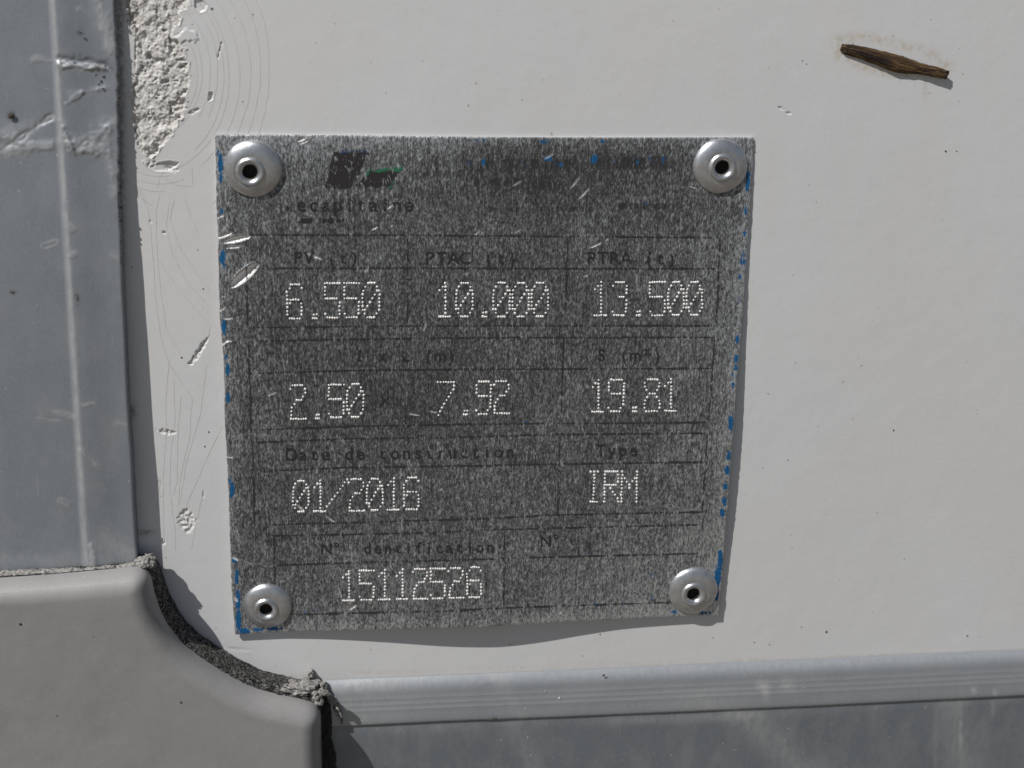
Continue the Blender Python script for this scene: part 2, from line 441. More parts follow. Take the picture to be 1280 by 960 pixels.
def specks(mb, pts, mi, hh=.15, surf=None, seed=1, thick=.5):
    rr = np.random.default_rng(seed)
    for x, y, s in pts:
        n = 7; a = np.linspace(0, 2 * np.pi, n, endpoint=False)
        rad = s * (.6 + .7 * rr.random(n)); el = .5 + rr.random() * .5; ro = rr.random() * 3
        dx = rad * np.cos(a); dy = rad * np.sin(a) * el
        X = x + dx * math.cos(ro) - dy * math.sin(ro); Y = y + dx * math.sin(ro) + dy * math.cos(ro)
        h0 = surf(x, y) if surf else 0
        ring = W(X, Y, h0 + hh * 0 - .1); top = W(x + (X - x) * .6, y + (Y - y) * .6, h0 + thick)
        V = np.concatenate([ring, top])
        fs = [((i + 1) % n, i, i + n, (i + 1) % n + n) for i in range(n)] + [tuple(range(2 * n - 1, n - 1, -1))][:1]
        mb.add(V, fs, mi)
rs = np.random.default_rng(11)
pts = [(1117, 538, 2.0), (1033, 790, 2.2), (985, 575, 1.2), (247, 332 - 20, 1.0), (254, 361, 1.1), (261, 540, 1.4), (256, 558, 1.2), (227, 447, 1.4),
       (1182, 189, 1.8), (1196, 189, 1.0), (1003, 76, 1.1), (1008, 80, 1.0), (316, 18, 1.3), (265, 11, 1.6), (303, 127, 1.2), (953, 585, .9), (1209, 795, 1.4), (962, 806, 1.0),
       (943, 803, 1.0), (891, 797, .9), (750, 793, 1.3), (728, 820, .8), (637, 805, .8), (1002, 784, 1.0), (1066, 55, 1.0), (165, 334, 1.2), (960, 492, 1.0), (944, 190, 1.0)]
for k in range(40):
    x, y = rs.uniform(180, 1278), rs.uniform(2, 830)
    if 255 < x < 950 and 160 < y < 800: continue
    pts.append((x, y, rs.uniform(.35, .8)))
specks(mb, pts, 2, seed=3)
o = mb.build("body_panel", [M_WALL, M_CRACK, M_SPECK])
tag(o, "large white painted panel with hairline cracks and broken gelcoat, behind the metal data plate", "panel")

# ------------------------------------------------------------------ the data plate
def curve(pts, horiz):
    p = np.array(pts, float)
    return (lambda q: np.interp(q, p[:, 0], p[:, 1])) if horiz else (lambda q: np.interp(q, p[:, 1], p[:, 0]))
Lc = curve([(268, 160), (268.6, 168), (270.6, 256), (272.7, 299), (274.6, 389), (276.5, 413), (280, 453), (281.5, 533), (284.4, 586), (286.6, 639), (288.2, 696), (289.9, 739), (294, 793), (294.3, 800)], False)
Rc = curve([(942.3, 160), (942, 171), (940, 220), (936, 285), (931, 347), (927.6, 403), (926, 417), (922, 465), (917, 526), (912.5, 583), (909, 639), (905, 685), (897.8, 769), (897.3, 780)], False)
Tc = curve([(260, 168.3), (268, 168.4), (372, 168.2), (381, 170), (390, 168.6), (450, 169), (600, 171.3), (760, 171.8), (943, 171.6), (950, 171.6)], True)
Bc = curve([(285, 794), (294, 793.2), (350, 789.6), (450, 787.6), (600, 784), (700, 777.5), (780, 773), (850, 770.3), (898, 769), (905, 769)], True)
def plate_st(x, y):
    return (x - Lc(y)) / (Rc(y) - Lc(y)), (y - Tc(x)) / (Bc(x) - Tc(x))
def plate_h0(x, y):
    s, t = plate_st(x, y)
    s = np.clip(s, 0, 1); t = np.clip(t, 0, 1)
    h = 3.2 + 3.0 * t + .6 * s * t
    h = h + 12.5 * np.exp(-((s - .50) / .25) ** 2) * sstep(.55, 1.0, t)
    h = h + 6.5 * np.exp(-((t - .62) / .24) ** 2) * sstep(.72, 1.0, s)
    h = h + 2.0 * np.exp(-((t - .5) / .25) ** 2) * (1 - sstep(0, .3, s))
    h = h + (fbm(x / 90, y / 90, 33, 2) - .37) * 1.2
    return h
GOUGES = [(288, 359, 323, 329, 6.4, 3.9), (278, 303, 313, 295, 4.0, 2.2), (282, 309, 300, 307.5, 2.3, 2.2), (272, 297, 290, 290.5, 2.4, 1.8),
          (484, 261, 492, 254.5, 1.3, 1.5), (465, 287, 472, 283, 1.4, 1.5), (487, 283, 491, 281, .9, 1), (384, 316, 402, 324, 1.7, 1.2), (372, 176, 382, 172, 2.6, 1.5), (373, 180, 386, 175, 1.2, 1.2),
          (736, 310, 752, 303, 1.3, 1.4), (757, 301, 760, 298, 1.1, 1), (729, 346, 735, 343.5, 1.2, 1.2), (680, 199, 692, 192, .9, .9), (712, 237, 724, 222, 1.0, .8), (722, 250, 737, 235, 1.0, .9),
          (529, 414, 533, 402, 1.1, 1.0), (333, 495, 346, 490, 1.0, .9), (511, 517, 524, 519, 1.1, 1.0), (537, 514, 547, 516, .9, .8), (407, 645, 420, 654, 1.1, 1.0), (371, 631, 380, 638, 1.4, 1.0),
          (436, 762, 446, 756, 1.6, 1.4), (423, 734, 427, 748, .9, .8), (548, 613, 553, 611, .8, .8), (275, 432, 286, 424, 1.8, 1.4), (280, 424, 290, 427, 1.4, 1.2), (278, 398, 292, 398, 1.2, 1.2),
          (272, 390, 281, 384, 1.4, 1.0), (282, 571, 292, 571.5, 1.2, 1.1), (290, 696, 298, 700, 1.8, 1.2), (291, 745, 297, 752, 2, 1.2), (272, 272, 280, 268, 1.5, 1.0), (455, 340, 462, 333, .8, .7),
          (860, 232, 872, 236, .9, .8), (640, 233, 652, 226, .8, .7), (590, 296, 600, 288, .8, .8), (643, 292, 652, 286, .8, .7), (698, 767, 702, 764, 2, 1), (803, 705, 812, 699, 1, .7)]
BLUE = [(273, 190, 3, 7, .7), (275.5, 206, 3, 13, 1.25), (276, 222, 2.5, 8, .9), (277, 265, 3, 6, .7), (278, 322, 3, 10, 1.1), (279.5, 330, 2, 7, .7), (280, 400, 2.5, 7, .6), (280, 408, 3, 12, 1.1),
        (282.5, 447, 2, 6, .75), (284.5, 462, 2.6, 9, 1.0), (285, 498, 2.8, 7, 1.1), (287, 560, 2.5, 7, .55), (290, 612, 3, 12, 1.0), (288, 600, 2.4, 8, .6), (293.5, 700, 4, 4, 1.0), (296, 722, 2.6, 14, .9),
        (297.5, 750, 3, 14, 1.15), (298, 775, 3, 14, 1.25), (306, 789, 6, 4, 1.25), (322, 787, 9, 3, 1.1), (342, 786, 10, 3, 1.05), (318, 174, 7, 4, .55), (380, 765, 7, 5, .6), (397, 760, 5, 6, .7), (378, 742, 3, 12, .5),
        (588, 204, 6, 5, .75), (605, 202, 4, 6, .9), (685, 198, 7, 4.5, 1.1), (700, 205, 7, 5, .75), (743, 199, 4.5, 6.5, 1.25), (765, 200, 5, 5, .6), (680, 177, 10, 4, .8), (605, 176, 5, 4, .75), (753, 176, 4, 4, .9),
        (598, 176, 10, 3, .6), (797, 202, 5, 6, .65), (811, 200, 5, 6, .7), (829, 200, 4, 9, .75), (806, 253, 6, 5, .65), (625, 230, 8, 6, .5), (602, 240, 6, 6, .45), (660, 205, 14, 7, .5), (790, 212, 8, 4, .55),
        (935.5, 222, 2.5, 10, 1.0), (934, 233, 2, 7, 1.3), (932, 262, 3, 9, .75), (930, 290, 3, 7, .7), (928.5, 325, 4, 12, .75), (925, 345, 3, 8, .6), (923, 375, 3, 8, .65), (921.5, 424, 3, 6, .9), (920.5, 448, 3, 6, 1.05),
        (920, 460, 3, 5, .9), (916.5, 470, 3, 6, .7), (916, 480, 3, 10, .6), (913.5, 529, 3.5, 10, 1.15), (911.5, 570, 3, 7, 1.0), (909.5, 588, 3.5, 7, 1.05), (906.5, 608, 3, 6, 1.0), (905.5, 628, 3, 7, 1.0), (903, 641, 3.5, 5, 1.1),
        (900.5, 700, 3, 14, 1.15), (897.5, 720, 3.5, 11, 1.45), (895, 740, 3, 12, 1.1), (843, 765, 7, 3.5, .9), (880, 766, 9, 3, 1.0), (725, 758, 5, 6, .6), (745, 756, 7, 4, .7), (780, 752, 8, 4, .65), (760, 760, 9, 3, .6),
        (732, 692, 8, 4, .7), (816, 718, 4, 6, .75), (815, 745, 4, 5, .6), (880, 620, 3, 9, .55), (657, 527, 4, 2.5, .8), (462, 190, 3, 4, .9), (450, 188, 4, 3, .6), (430, 188, 4, 3, .6)]
NS, NTT = 560, 520
S_, T_ = np.meshgrid(np.linspace(0, 1, NS), np.linspace(0, 1, NTT))
x = 268 + 670 * S_; y = 170 + 610 * T_
for k in range(6):
    x = Lc(y) + (Rc(y) - Lc(y)) * S_; y = Tc(x) + (Bc(x) - Tc(x)) * T_
# ragged worn rim
rag = (vnoise(y / 6, y * 0, 40) - .5) * 1.1
x = x + rag * (1 - sstep(0, .012, S_)) + (vnoise(y / 5, y * 0, 41) - .5) * 1.0 * sstep(.988, 1, S_)
hp = plate_h0(x, y)
bare = np.zeros_like(x); blue = np.zeros_like(x)
for gg in GOUGES:
    dh, mk = gouge(x, y, *gg); hp = hp + dh; bare = np.maximum(bare, np.clip(mk, 0, 1) * min(1, .45 + gg[5] / 4))
for (cx, cy, rx, ry, a) in BLUE:
    blue = np.maximum(blue, a * (.80 if (cx < 310 or cx > 890) else .60) * np.exp(-((x - cx) / rx / 1.2) ** 2 - ((y - cy) / ry / 1.1) ** 2))
ed = np.minimum(np.minimum(x - Lc(y), Rc(y) - x), np.minimum(y - Tc(x), Bc(x) - y))
pale = .55 * np.exp(-(ed / 14) ** 2) + .35 * sstep(.80, 1, S_) + .35 * (1 - sstep(0, .22, T_)) * (S_ > -.1) * (1 - sstep(.35, .6, S_)) + .25 * sstep(.75, 1, T_) \
    - .55 * np.exp(-((x - 690) / 150) ** 2 - ((y - 215) / 45) ** 2) - .25 * np.exp(-((x - 500) / 140) ** 2 - ((y - 480) / 120) ** 2) \
    + .3 * (fbm(x / 60, y / 60, 51, 3) - .45)
for (x0_, x1_, y_, w_) in ((585, 640, 206, 6), (648, 720, 206, 6), (735, 835, 204, 7), (590, 650, 228, 5), (664, 700, 232, 5), (600, 680, 262, 3), (690, 742, 262, 3), (760, 838, 258, 4), (712, 752, 684, 7)):
    gl = (vnoise(x / 3.4, y * 0 + y_, 47) > .42)
    pale = pale - .95 * np.exp(-((y - y_) / w_) ** 4) * sstep(x0_ - 3, x0_ + 3, x) * (1 - sstep(x1_ - 3, x1_ + 3, x)) * gl * (.5 + vnoise(x / 5, y / 5, 48))
pale = pale + .30 * sstep(.55, 1, T_) * sstep(.45, .8, S_) + .12
hp = hp - .5 * np.exp(-(ed / .9) ** 2)
bare = np.maximum(bare, .15 * np.exp(-(ed / .9) ** 2) * (vnoise(x / 5, y / 5, 8) > .35))
P = W(x, y, hp)
TH = 4.0
mb = MB()
mb.grid(P, 0, np.stack([bare, blue, pale, np.ones_like(x)], -1))
# sheet edge and back
back = P.copy(); back[..., 1] += TH * .62 * U
for A, B, fl in ((P[:, 0], back[:, 0], True), (P[:, -1], back[:, -1], False), (P[0], back[0], False), (P[-1], back[-1], True)):
    mb.grid(np.stack([A, B], 0), 1, flip=not fl)
mb.grid(back[::8, ::8], 1, flip=True)
plate = empty("data_plate")
tag(plate, "small scratched aluminium data plate with dotted numbers and blue paint traces, riveted to white panel", "plate")
def join_origin(o): o.parent = plate; return o
join_origin(mb.build("plate_sheet", [M_PLATE, M_EDGE]))
def plate_h(x, y):
    hh = plate_h0(x, y)
    for gg in GOUGES: hh = hh + gouge(x, y, *gg)[0]
    return hh

# stamped dots --------------------------------------------------
def run(y0, y1, x0, x1):                    # one dot per row
    n = abs(y1 - y0)
    return [(x0 + (x1 - x0) * k / max(n, 1), y0 + (1 if y1 > y0 else -1) * k) for k in range(n + 1)]
def bar(y, x0, x1, st=.56):
    n = int(round((x1 - x0) / st))
    return [(x0 + (x1 - x0) * k / n, y) for k in range(n + 1)]
G = {
 '0': bar(0, 1.3, 2.8) + bar(9, 1.2, 2.7) + [(.65, 1), (.15, 2)] + run(3, 6, 0, 0) + [(.0, 7), (.55, 8), (3.4, 1), (3.9, 2)] + run(3, 6, 4, 4) + [(3.95, 7), (3.4, 8)] + [(3.4, 2), (2.9, 3), (2.3, 4), (1.75, 5), (1.15, 6), (.6, 7)],
 '1': run(0, 8, 2.2, 2.2) + [(1.45, 1), (.7, 2)] + bar(9, .6, 3.4),
 '2': [(.1, 1)] + bar(0, .7, 3.1) + [(3.7, 1), (3.75, 2), (3.2, 3)] + bar(4, 1.7, 2.8) + [(1.1, 5), (.55, 6), (.4, 7), (.35, 8)] + bar(9, .35, 3.9),
 '3': [(.3, 1)] + bar(0, 1.1, 3.1) + run(1, 3, 3.8, 3.7) + bar(4, 1.9, 3.0) + run(5, 8, 3.7, 3.5) + bar(9, .6, 2.9) + [(.2, 8)],
 '5': bar(0, .2, 3.8) + run(1, 3, .25, .2) + bar(4, .3, 3.1) + run(5, 8, 3.8, 3.7) + bar(9, .8, 3.2) + [(.3, 8)],
 '6': bar(0, 1.2, 3.2) + [(3.7, 1), (.9, 1), (.25, 2)] + run(3, 8, .35, .35) + bar(4, 1.2, 3.1) + [(1.0, 5), (3.7, 5), (3.75, 6), (3.75, 7), (3.7, 8)] + bar(9, .9, 3.3),
 '7': bar(0, .2, 3.8) + [(3.9, 1), (3.75, 2), (3.2, 3), (2.7, 4), (2.2, 5), (1.6, 6), (1.1, 7), (.7, 8), (.3, 9)],
 '8': bar(0, 1.0, 3.2) + [(.2, 1), (.25, 2), (.7, 3), (3.7, 1), (3.6, 2), (3.1, 3)] + bar(4, 1.4, 2.6) + [(.8, 5), (.3, 6), (.15, 7), (3.1, 5), (3.6, 6), (3.7, 7), (.15, 8), (3.6, 8)] + bar(9, .6, 3.1),
 '9': bar(0, .9, 3.3) + run(1, 3, .3, .25) + bar(4, .9, 2.8) + run(1, 7, 3.85, 3.6) + [(3.0, 8), (.2, 8)] + bar(9, .8, 2.7),
 '.': [(1.5, 8), (2.2, 7.9), (1.3, 9), (2.2, 9), (1.8, 9)],
 '/': [(4.6, 0), (4.0, .9)] + [(3.6 - .58 * k, 1.8 + k) for k in range(7)],
 'I': bar(0, 1.0, 2.9, .8) + run(1, 8, 1.9, 1.7) + bar(9, .9, 2.7, .7),
 'R': bar(0, .3, 3.6) + run(1, 8, .2, 0) + [(3.8, 1), (3.8, 2), (3.7, 3)] + bar(4, .2, 3.2) + [(1.7, 5), (2.3, 6), (2.9, 7), (3.6, 8), (3.8, 8.9), (0, 9)],
 'M': run(0, 9, .2, 0) + run(0, 9, 4, 3.9) + [(.9, 2), (1.3, 3), (2.0, 4), (2.0, 5), (2.8, 3), (3.4, 2)],
}
def stamp(chars, name, label):
    """chars: (glyph, x0, x1, ytop, ybottom)"""
    mb = MB(); rr = np.random.default_rng(abs(hash(label)) % 1000 if False else sum(map(ord, label)))
    rings = [(1.0, -.15), (.86, .45), (.5, .85), (.0, 1.0)]
    n = 8; a = np.linspace(0, 2 * np.pi, n, endpoint=False)
    for ch, x0, x1, y0, y1 in chars:
        for gx_, gy_ in G[ch]:
            x = x0 + (x1 - x0) * gx_ / 4 + rr.normal(0, .22); y = y0 + (y1 - y0) * gy_ / 9 + rr.normal(0, .18)
            R = 1.68 * rr.uniform(.78, 1.15); H = 1.25 * rr.uniform(.45, 1.2)
            h0 = float(plate_h(np.array(x), np.array(y)))
            V = []
            for rad, hh in rings[:-1]: V.append(W(x + R * rad * np.cos(a), y + R * rad * np.sin(a), h0 + H * hh))
            V.append(W(x, y, h0 + H)[None])
            V = np.concatenate(V); fs = []
            for k in range(2): fs += [(k * n + i, k * n + (i + 1) % n, (k + 1) * n + (i + 1) % n, (k + 1) * n + i) for i in range(n)]
            fs += [(2 * n + i, 2 * n + (i + 1) % n, 3 * n) for i in range(n)]
            mb.add(V, [f[::-1] for f in fs])
    o = join_origin(mb.build(name, M_DOT)); o["label"] = label
    return o
W1 = 20
stamp([('6', 357.5, 378.5, 356, 398.5), ('.', 385, 405, 356, 398.3), ('5', 405.3, 426, 354.5, 397.5), ('5', 429.5, 450, 354.3, 397), ('0', 453.5, 474.5, 354, 397)], "stamped_number", "dotted number reading 6.550")
stamp([('1', 546, 566, 354, 396), ('0', 570.5, 591, 354, 396), ('.', 597, 617, 354, 396), ('0', 617, 637.5, 354, 396), ('0', 641, 661.5, 354, 396), ('0', 665, 685.5, 354, 396)], "stamped_number", "dotted number reading 10.000")
stamp([('1', 740.5, 761, 352.8, 394.5), ('3', 765, 785, 353, 394.5), ('.', 790, 809, 353, 394.5), ('5', 811.5, 832.5, 353, 394.5), ('0', 835.5, 855, 352.8, 394), ('0', 858.5, 878, 352.8, 394)], "stamped_number", "dotted number reading 13.500")
stamp([('2', 362.5, 383, 482, 524), ('.', 389, 408, 482, 523.5), ('5', 410, 431, 481.2, 522), ('0', 434, 454.5, 480.2, 521.5)], "stamped_number", "dotted number reading 2.50")
stamp([('7', 546.5, 568.5, 478, 519), ('.', 574, 593, 478, 518.5), ('9', 594.5, 615, 477.3, 518), ('2', 617, 637.5, 477, 517)], "stamped_number", "dotted number reading 7.92")
stamp([('1', 738, 757, 475.5, 515), ('9', 760, 781.5, 475, 514.5), ('.', 785, 804, 475, 514.5), ('8', 805, 826.5, 474.7, 514.3), ('1', 828.5, 848, 474.3, 514)], "stamped_number", "dotted number reading 19.81")
stamp([('0', 366.5, 386, 601.5, 639.7), ('1', 390, 409.5, 601, 639.5), ('/', 408, 431, 599.5, 639), ('2', 435.5, 456, 599.2, 639), ('0', 459, 478.5, 598.8, 638), ('1', 482, 501, 598, 637.5), ('6', 503.5, 525, 597.3, 637)], "stamped_number", "dotted date reading 01/2016")
stamp([('I', 734, 753, 589.7, 627.5), ('R', 755.5, 774, 589.7, 627.5), ('M', 777, 796.5, 589.7, 627.5)], "stamped_letters", "dotted letters reading IRM")
stamp([('1', 426, 445, 714.3, 751), ('5', 448.5, 468.5, 713.6, 750.3), ('1', 470.5, 490, 712.7, 749.7), ('1', 493.5, 512, 712.2, 749.3), ('2', 516, 535.5, 711.7, 749), ('5', 537.5, 557.5, 711.2, 748.4), ('2', 560.5, 580, 710.5, 747.8), ('6', 582.5, 603, 709.5, 747)], "stamped_number", "dotted serial number reading 15112526")

# printed rules -------------------------------------------------
RULES = [
 [[(312, 293.5), (509, 293.7), (709, 295.5), (900, 297)], [(312, 335.5), (509, 335), (709, 335.6), (898, 336)], [(313, 409.5), (440, 408), (600, 407), (895, 407)],
  [(307.5, 293), (309.5, 410)], [(510, 294), (508.5, 408)], [(709.5, 296), (706, 407)], [(900, 297), (895, 407)]],
 [[(311, 426.5), (440, 424), (600, 422), (893, 421.5)], [(312, 466.8), (440, 463), (600, 461.5), (890, 460.5)], [(314, 537.5), (440, 532.8), (600, 530), (886, 528)],
  [(310.5, 427), (314, 538)], [(704.5, 422), (701, 529)], [(893, 422), (886, 528)]],
 [[(318, 553), (430, 548.5), (600, 546), (700, 543), (884, 541.5)], [(330, 589), (430, 584.5), (600, 582), (700, 580), (882, 577.5)], [(335, 656), (440, 653), (600, 648.5), (700, 643.5), (878, 640)],
  [(315.5, 554), (318.5, 656)], [(700, 543), (696.5, 643)], [(884, 542), (878, 640)]],
 [[(340, 669.5), (440, 668), (540, 665.8), (600, 662.5), (720, 659.5), (875, 656)], [(345, 706.5), (440, 703.5), (600, 699), (720, 695.5), (872, 692)], [(345, 769), (430, 766.5), (540, 764.5), (630, 760), (868, 752)],
  [(342, 670), (345, 769)], [(631, 662), (629, 757)]]]
def shallow(x, y): return plate_h0(np.asarray(x, float), np.asarray(y, float))
for tab in RULES:
    mb = MB()
    for i, L in enumerate(tab): ribbon(mb, L, 2.5, .30, 0, wobble=.3, seed=60 + i, surf=shallow)
    join_origin(mb.build("printed_table", M_LINE))

# printed captions ----------------------------------------------
def text_part(name, label, items, mat):
    """items: (string, centre x of first glyph, baseline y, pitch, size, slope)"""
    mb = MB()
    for (txt, x0, yb, pitch, size, slope) in items:
        for i, ch in enumerate(txt):
            if ch == ' ': continue
            cu = bpy.data.curves.new("glyph", 'FONT'); cu.body = ch; cu.size = size; cu.align_x = 'CENTER'; cu.offset = .013 * size
            cu.resolution_u = 3
            ob = bpy.data.objects.new("glyph", cu); COL.objects.link(ob)
            bpy.context.view_layer.update()
            me = bpy.data.meshes.new_from_object(ob)
            co = np.array([v.co[:2] for v in me.vertices]); fs = [tuple(p.vertices) for p in me.polygons]
            bpy.data.objects.remove(ob); bpy.data.curves.remove(cu); bpy.data.meshes.remove(me)
            X = x0 + i * pitch + co[:, 0]; Y = yb + slope * i * pitch - co[:, 1]
            nrm = [f for f in fs]
            mb.add(W(X, Y, shallow(X, Y) + .36), nrm)
    o = join_origin(mb.build(name, mat, smooth=False)); o["label"] = label
    return o
text_part("printed_caption", "worn black caption of the first weight box", [("PV (t)", 372, 329, 14.2, 21, 0)], M_PRINT)
text_part("printed_caption", "worn black caption reading PTAC (t)", [("PTAC (t)", 537, 330, 14.8, 22, 0)], M_PRINT)
text_part("printed_caption", "worn black caption reading PTRA (t)", [("PTRA (t)", 739, 330, 14.4, 22, 0)], M_PRINT)
text_part("printed_caption", "worn black caption reading l x L (m)", [("l x L (m)", 449, 452, 14.4, 21, -.003)], M_PRINT)
text_part("printed_caption", "small printed cross between the two lengths", [("x", 481, 506, 14, 21, 0)], M_PRINT)
text_part("printed_caption", "worn black caption reading S (m²)", [("S (m²)", 752, 451, 14, 21, -.003)], M_PRINT)
text_part("printed_caption", "worn black caption reading Date de construction", [("Date de construction", 364, 575.5, 14.4, 22, -.014)], M_PRINT)
text_part("printed_caption", "worn black caption reading Type", [("Type", 751, 570, 13.6, 21, -.01)], M_PRINT)
text_part("printed_caption", "worn black caption reading N° identification", [("N° identification", 408, 693, 12.8, 20, -.014)], M_PRINT)
text_part("printed_caption", "almost erased caption of the last box", [("N°", 682, 683, 13, 20, -.014)], M_PRINT)
text_part("printed_logo_word", "worn maker's word under the logo", [("Lecapitaine", 362, 264, 14.9, 25, 0)], M_LOGO)
def poly_part(mb, pts, hh, mi=0):
    """flat printed patch following the sheet, clipped from a fine grid"""
    p = np.array(pts, float)
    xs = np.arange(p[:, 0].min() - 2, p[:, 0].max() + 3, 1.0); ys = np.arange(p[:, 1].min() - 2, p[:, 1].max() + 3, 1.0)
    X, Y = np.meshgrid(xs, ys)
    d = poly_dist(X + (vnoise(X / 3, Y / 5, 71) - .5) * 3, Y + (vnoise(X / 3, Y / 5, 72) - .5) * 3, pts)
    idx = np.arange(X.size).reshape(X.shape); keep = d > 0
    fs = []
    for i in range(X.shape[0] - 1):
        for j in range(X.shape[1] - 1):
            if keep[i, j] and keep[i + 1, j] and keep[i, j + 1] and keep[i + 1, j + 1]:
                fs.append((idx[i, j], idx[i + 1, j], idx[i + 1, j + 1], idx[i, j + 1]))
    mb.add(W(X, Y, shallow(X, Y) + hh).reshape(-1, 3), fs, mi)
mb = MB()
poly_part(mb, [(415, 190), (461, 190), (453, 209), (437, 236), (401, 236), (411, 216)], .36, 0)
poly_part(mb, [(449, 225), (460, 214), (500, 213), (489, 233), (443, 234)], .36, 0)
poly_part(mb, [(451, 221), (461, 210), (470, 212), (486, 209), (504, 209), (501, 217), (486, 214), (474, 217), (466, 213), (457, 222)], .46, 1)
poly_part(mb, [(487, 228), (495, 226), (491, 235), (485, 234)], .46, 1)
poly_part(mb, [(424, 187), (462, 187), (460, 193), (446, 190), (426, 193)], .50, 2)
for q in ([(374, 272), (391, 272), (391, 279), (374, 279)], [(402, 272), (417, 272), (417, 279), (402, 279)], [(420, 273), (430, 273), (430, 278), (420, 278)]):
    poly_part(mb, q, .36, 0)
o = join_origin(mb.build("printed_logo", [M_LOGO, M_GREEN, M_BLUE], smooth=False)); o["label"] = "dark slanted logo with a worn green edge"
# small dark nicks on the plate
for sp in [(592.6, 290.5, 2.6), (369, 720.5, 3.0), (413, 753, 2.8), (372, 728, 1.5), (825, 731, 2), (736, 206, 2.4), (730, 203, 1.5)]:
    mb = MB()
    specks(mb, [sp], 0, surf=lambda x, y: float(plate_h0(np.array(x), np.array(y))), seed=int(sp[0]), thick=.35)
    join_origin(mb.build("dirt_spot", M_SPECK))

# rivets: dome rim, inner collar, open bore ----------------------
def rivet(cx, cy, R, tilt, label, seed):
    """cx, cy, R in photo units; tilt leans the head"""
    rr = np.random.default_rng(seed)
    s = R / 36.0
    h0 = float(plate_h0(np.array(float(cx)), np.array(float(cy))))
    prof = [(36.2, -1.5), (36.5, .8), (36.0, 2.2), (34.2, 4.0), (31, 5.9), (27, 7.6), (23, 8.6), (20, 8.9), (18.9, 8.6), (18.3, 8.9), (17.7, 10.0), (16.6, 11.3), (15.2, 11.9), (13.2, 11.2), (10.9, 9.6), (9.1, 7.0), (8.6, 2.0)]
    c0 = W(cx, cy, h0)
    n = 64; a = np.linspace(0, 2 * np.pi, n, endpoint=False)
    rows = []
    # real size: circles in the plate's plane
    px_u = np.linalg.norm(W(cx + 1, cy, h0) - c0)
    for k, (rad, hh) in enumerate(prof):
        wob = 1 + .012 * np.sin(2 * a + seed) + .008 * np.sin(5 * a + seed * 2) + (.010 * float(rr.normal()) if 8 < k < 13 else 0)
        off = np.array(tilt) * (1 if k >= 8 else (k / 8) ** 2)
        X = rad * np.cos(a) * wob * s + off[0]; Z = rad * np.sin(a) * wob * s + off[1]
        H = 0 * a + hh * s + (-.012 * (X * tilt[0] + Z * tilt[1]) if k > 2 else 0)
        rows.append(np.stack([c0[0] + X * px_u + 0 * a, c0[1] - H * px_u, c0[2] + Z * px_u], -1))
    P = np.array(rows)
    root = None
    mb = MB(); mb.grid(P, 0, close=True, flip=False)
    o = join_origin(mb.build("rivet", M_RIVET)); o["label"] = label
    mb = MB()
    ring = P[-3].copy(); ring2 = P[-1].copy(); ring2[:, 1] = c0[1] - 1.2 * U
    ring3 = ring2 * .5 + ring2.mean(0) * .5
    ctr = ring2.mean(0)
    r_in = P[-2].copy(); r_in = r_in + (ctr * [1, 0, 1] + r_in * [0, 1, 0] - r_in) * .04
    mb.grid(np.array([r_in, ring2 + (ctr - ring2) * .05, ring3]), 0, close=True)
    mb.add(ring3[::-1], [tuple(range(n))])
    b = mb.build("rivet_bore", M_BORE); b.parent = o
    return o
rivet(317, 210.5, 36.0, (-4.0, -3.5), "upper left rivet, the largest, with off-centre collar", 1)
rivet(900, 207.5, 33.0, (1.0, -1.0), "upper right rivet, centred collar", 2)
rivet(334.8, 756.5, 30.2, (-2.0, -3.0), "lower left rivet over blue paint", 3)
rivet(866.3, 737.6, 30.0, (-1.0, -2.5), "lower right rivet with pitted head", 4)

# ------------------------------------------------------------------ left aluminium trim strip
RE = curve([(136, -60), (143, 0), (147, 60), (148.5, 150), (149.5, 240), (152, 340), (157.5, 450), (161, 520), (166, 600), (170.5, 690), (172, 730)], False)
EDGE = lambda y: RE(y) + (vnoise(y / 9, y * 0, 81) - .5) * 2.0 * (1 - sstep(200, 330, y)) + (vnoise(y / 30, y * 0, 83) - .5) * .8
gx = np.concatenate([[-460, -200, -90], np.arange(-20, 176, 1.3)]); gy = np.concatenate([[-400, -200, -90], np.arange(-20, 727, 1.5)])
Xn, Yn = np.meshgrid(np.linspace(0, 1, 160), gy)
# columns measured leftwards from the edge so the rim stays clean
off = np.concatenate([[620, 400, 280, 215], np.arange(180, 0, -1.3), [0.0]])
Yn = np.repeat(gy[:, None], len(off), 1); Xn = EDGE(Yn) - off[None, :]
XR = 66 + (Yn - 0) * .0595
hs = np.interp(Yn, [-50, 100, 200, 340, 450, 600, 720], [10, 11, 13.2, 17, 18.3, 20, 21]) + 3.2 * sstep(-7, 3, Xn - XR) - 3.2 * sstep(3, 50, Xn - XR)
hs = hs - 1.2 * np.clip(1 - off[None, :] / 3.0, 0, 1) ** 2
r = np.zeros_like(Xn); g = np.zeros_like(Xn); b = np.zeros_like(Xn)
def raised(x0, y0, x1, y1, w, hgt, film):
    global hs, r, g
    dx, dy = x1 - x0, y1 - y0; L = math.hypot(dx, dy)
    film = min(1, film * 1.4); t = np.clip(((Xn - x0) * dx + (Yn - y0) * dy) / L / L, 0, 1)
    d = np.hypot(Xn - x0 - t * dx, Yn - y0 - t * dy) + (vnoise(Xn / 4, Yn / 4, 85) - .5) * w * .9 + (vnoise(Xn / 16, Yn / 16, 87) - .5) * 7
    k = np.exp(-(d / w) ** 2)
    hs = hs + hgt * k; g = np.maximum(g, film * np.exp(-(d / w / 1.3) ** 2))
raised(72, 74, 132, 80, 4.0, -1.5, .0); raised(73, 80, 128, 85, 3.5, 1.6, .75); raised(42, 75, 70, 76, 3, .5, .45)
raised(82, 130, 105, 115, 2.5, .8, .6); raised(105, 115, 132, 110, 3, .8, .55)
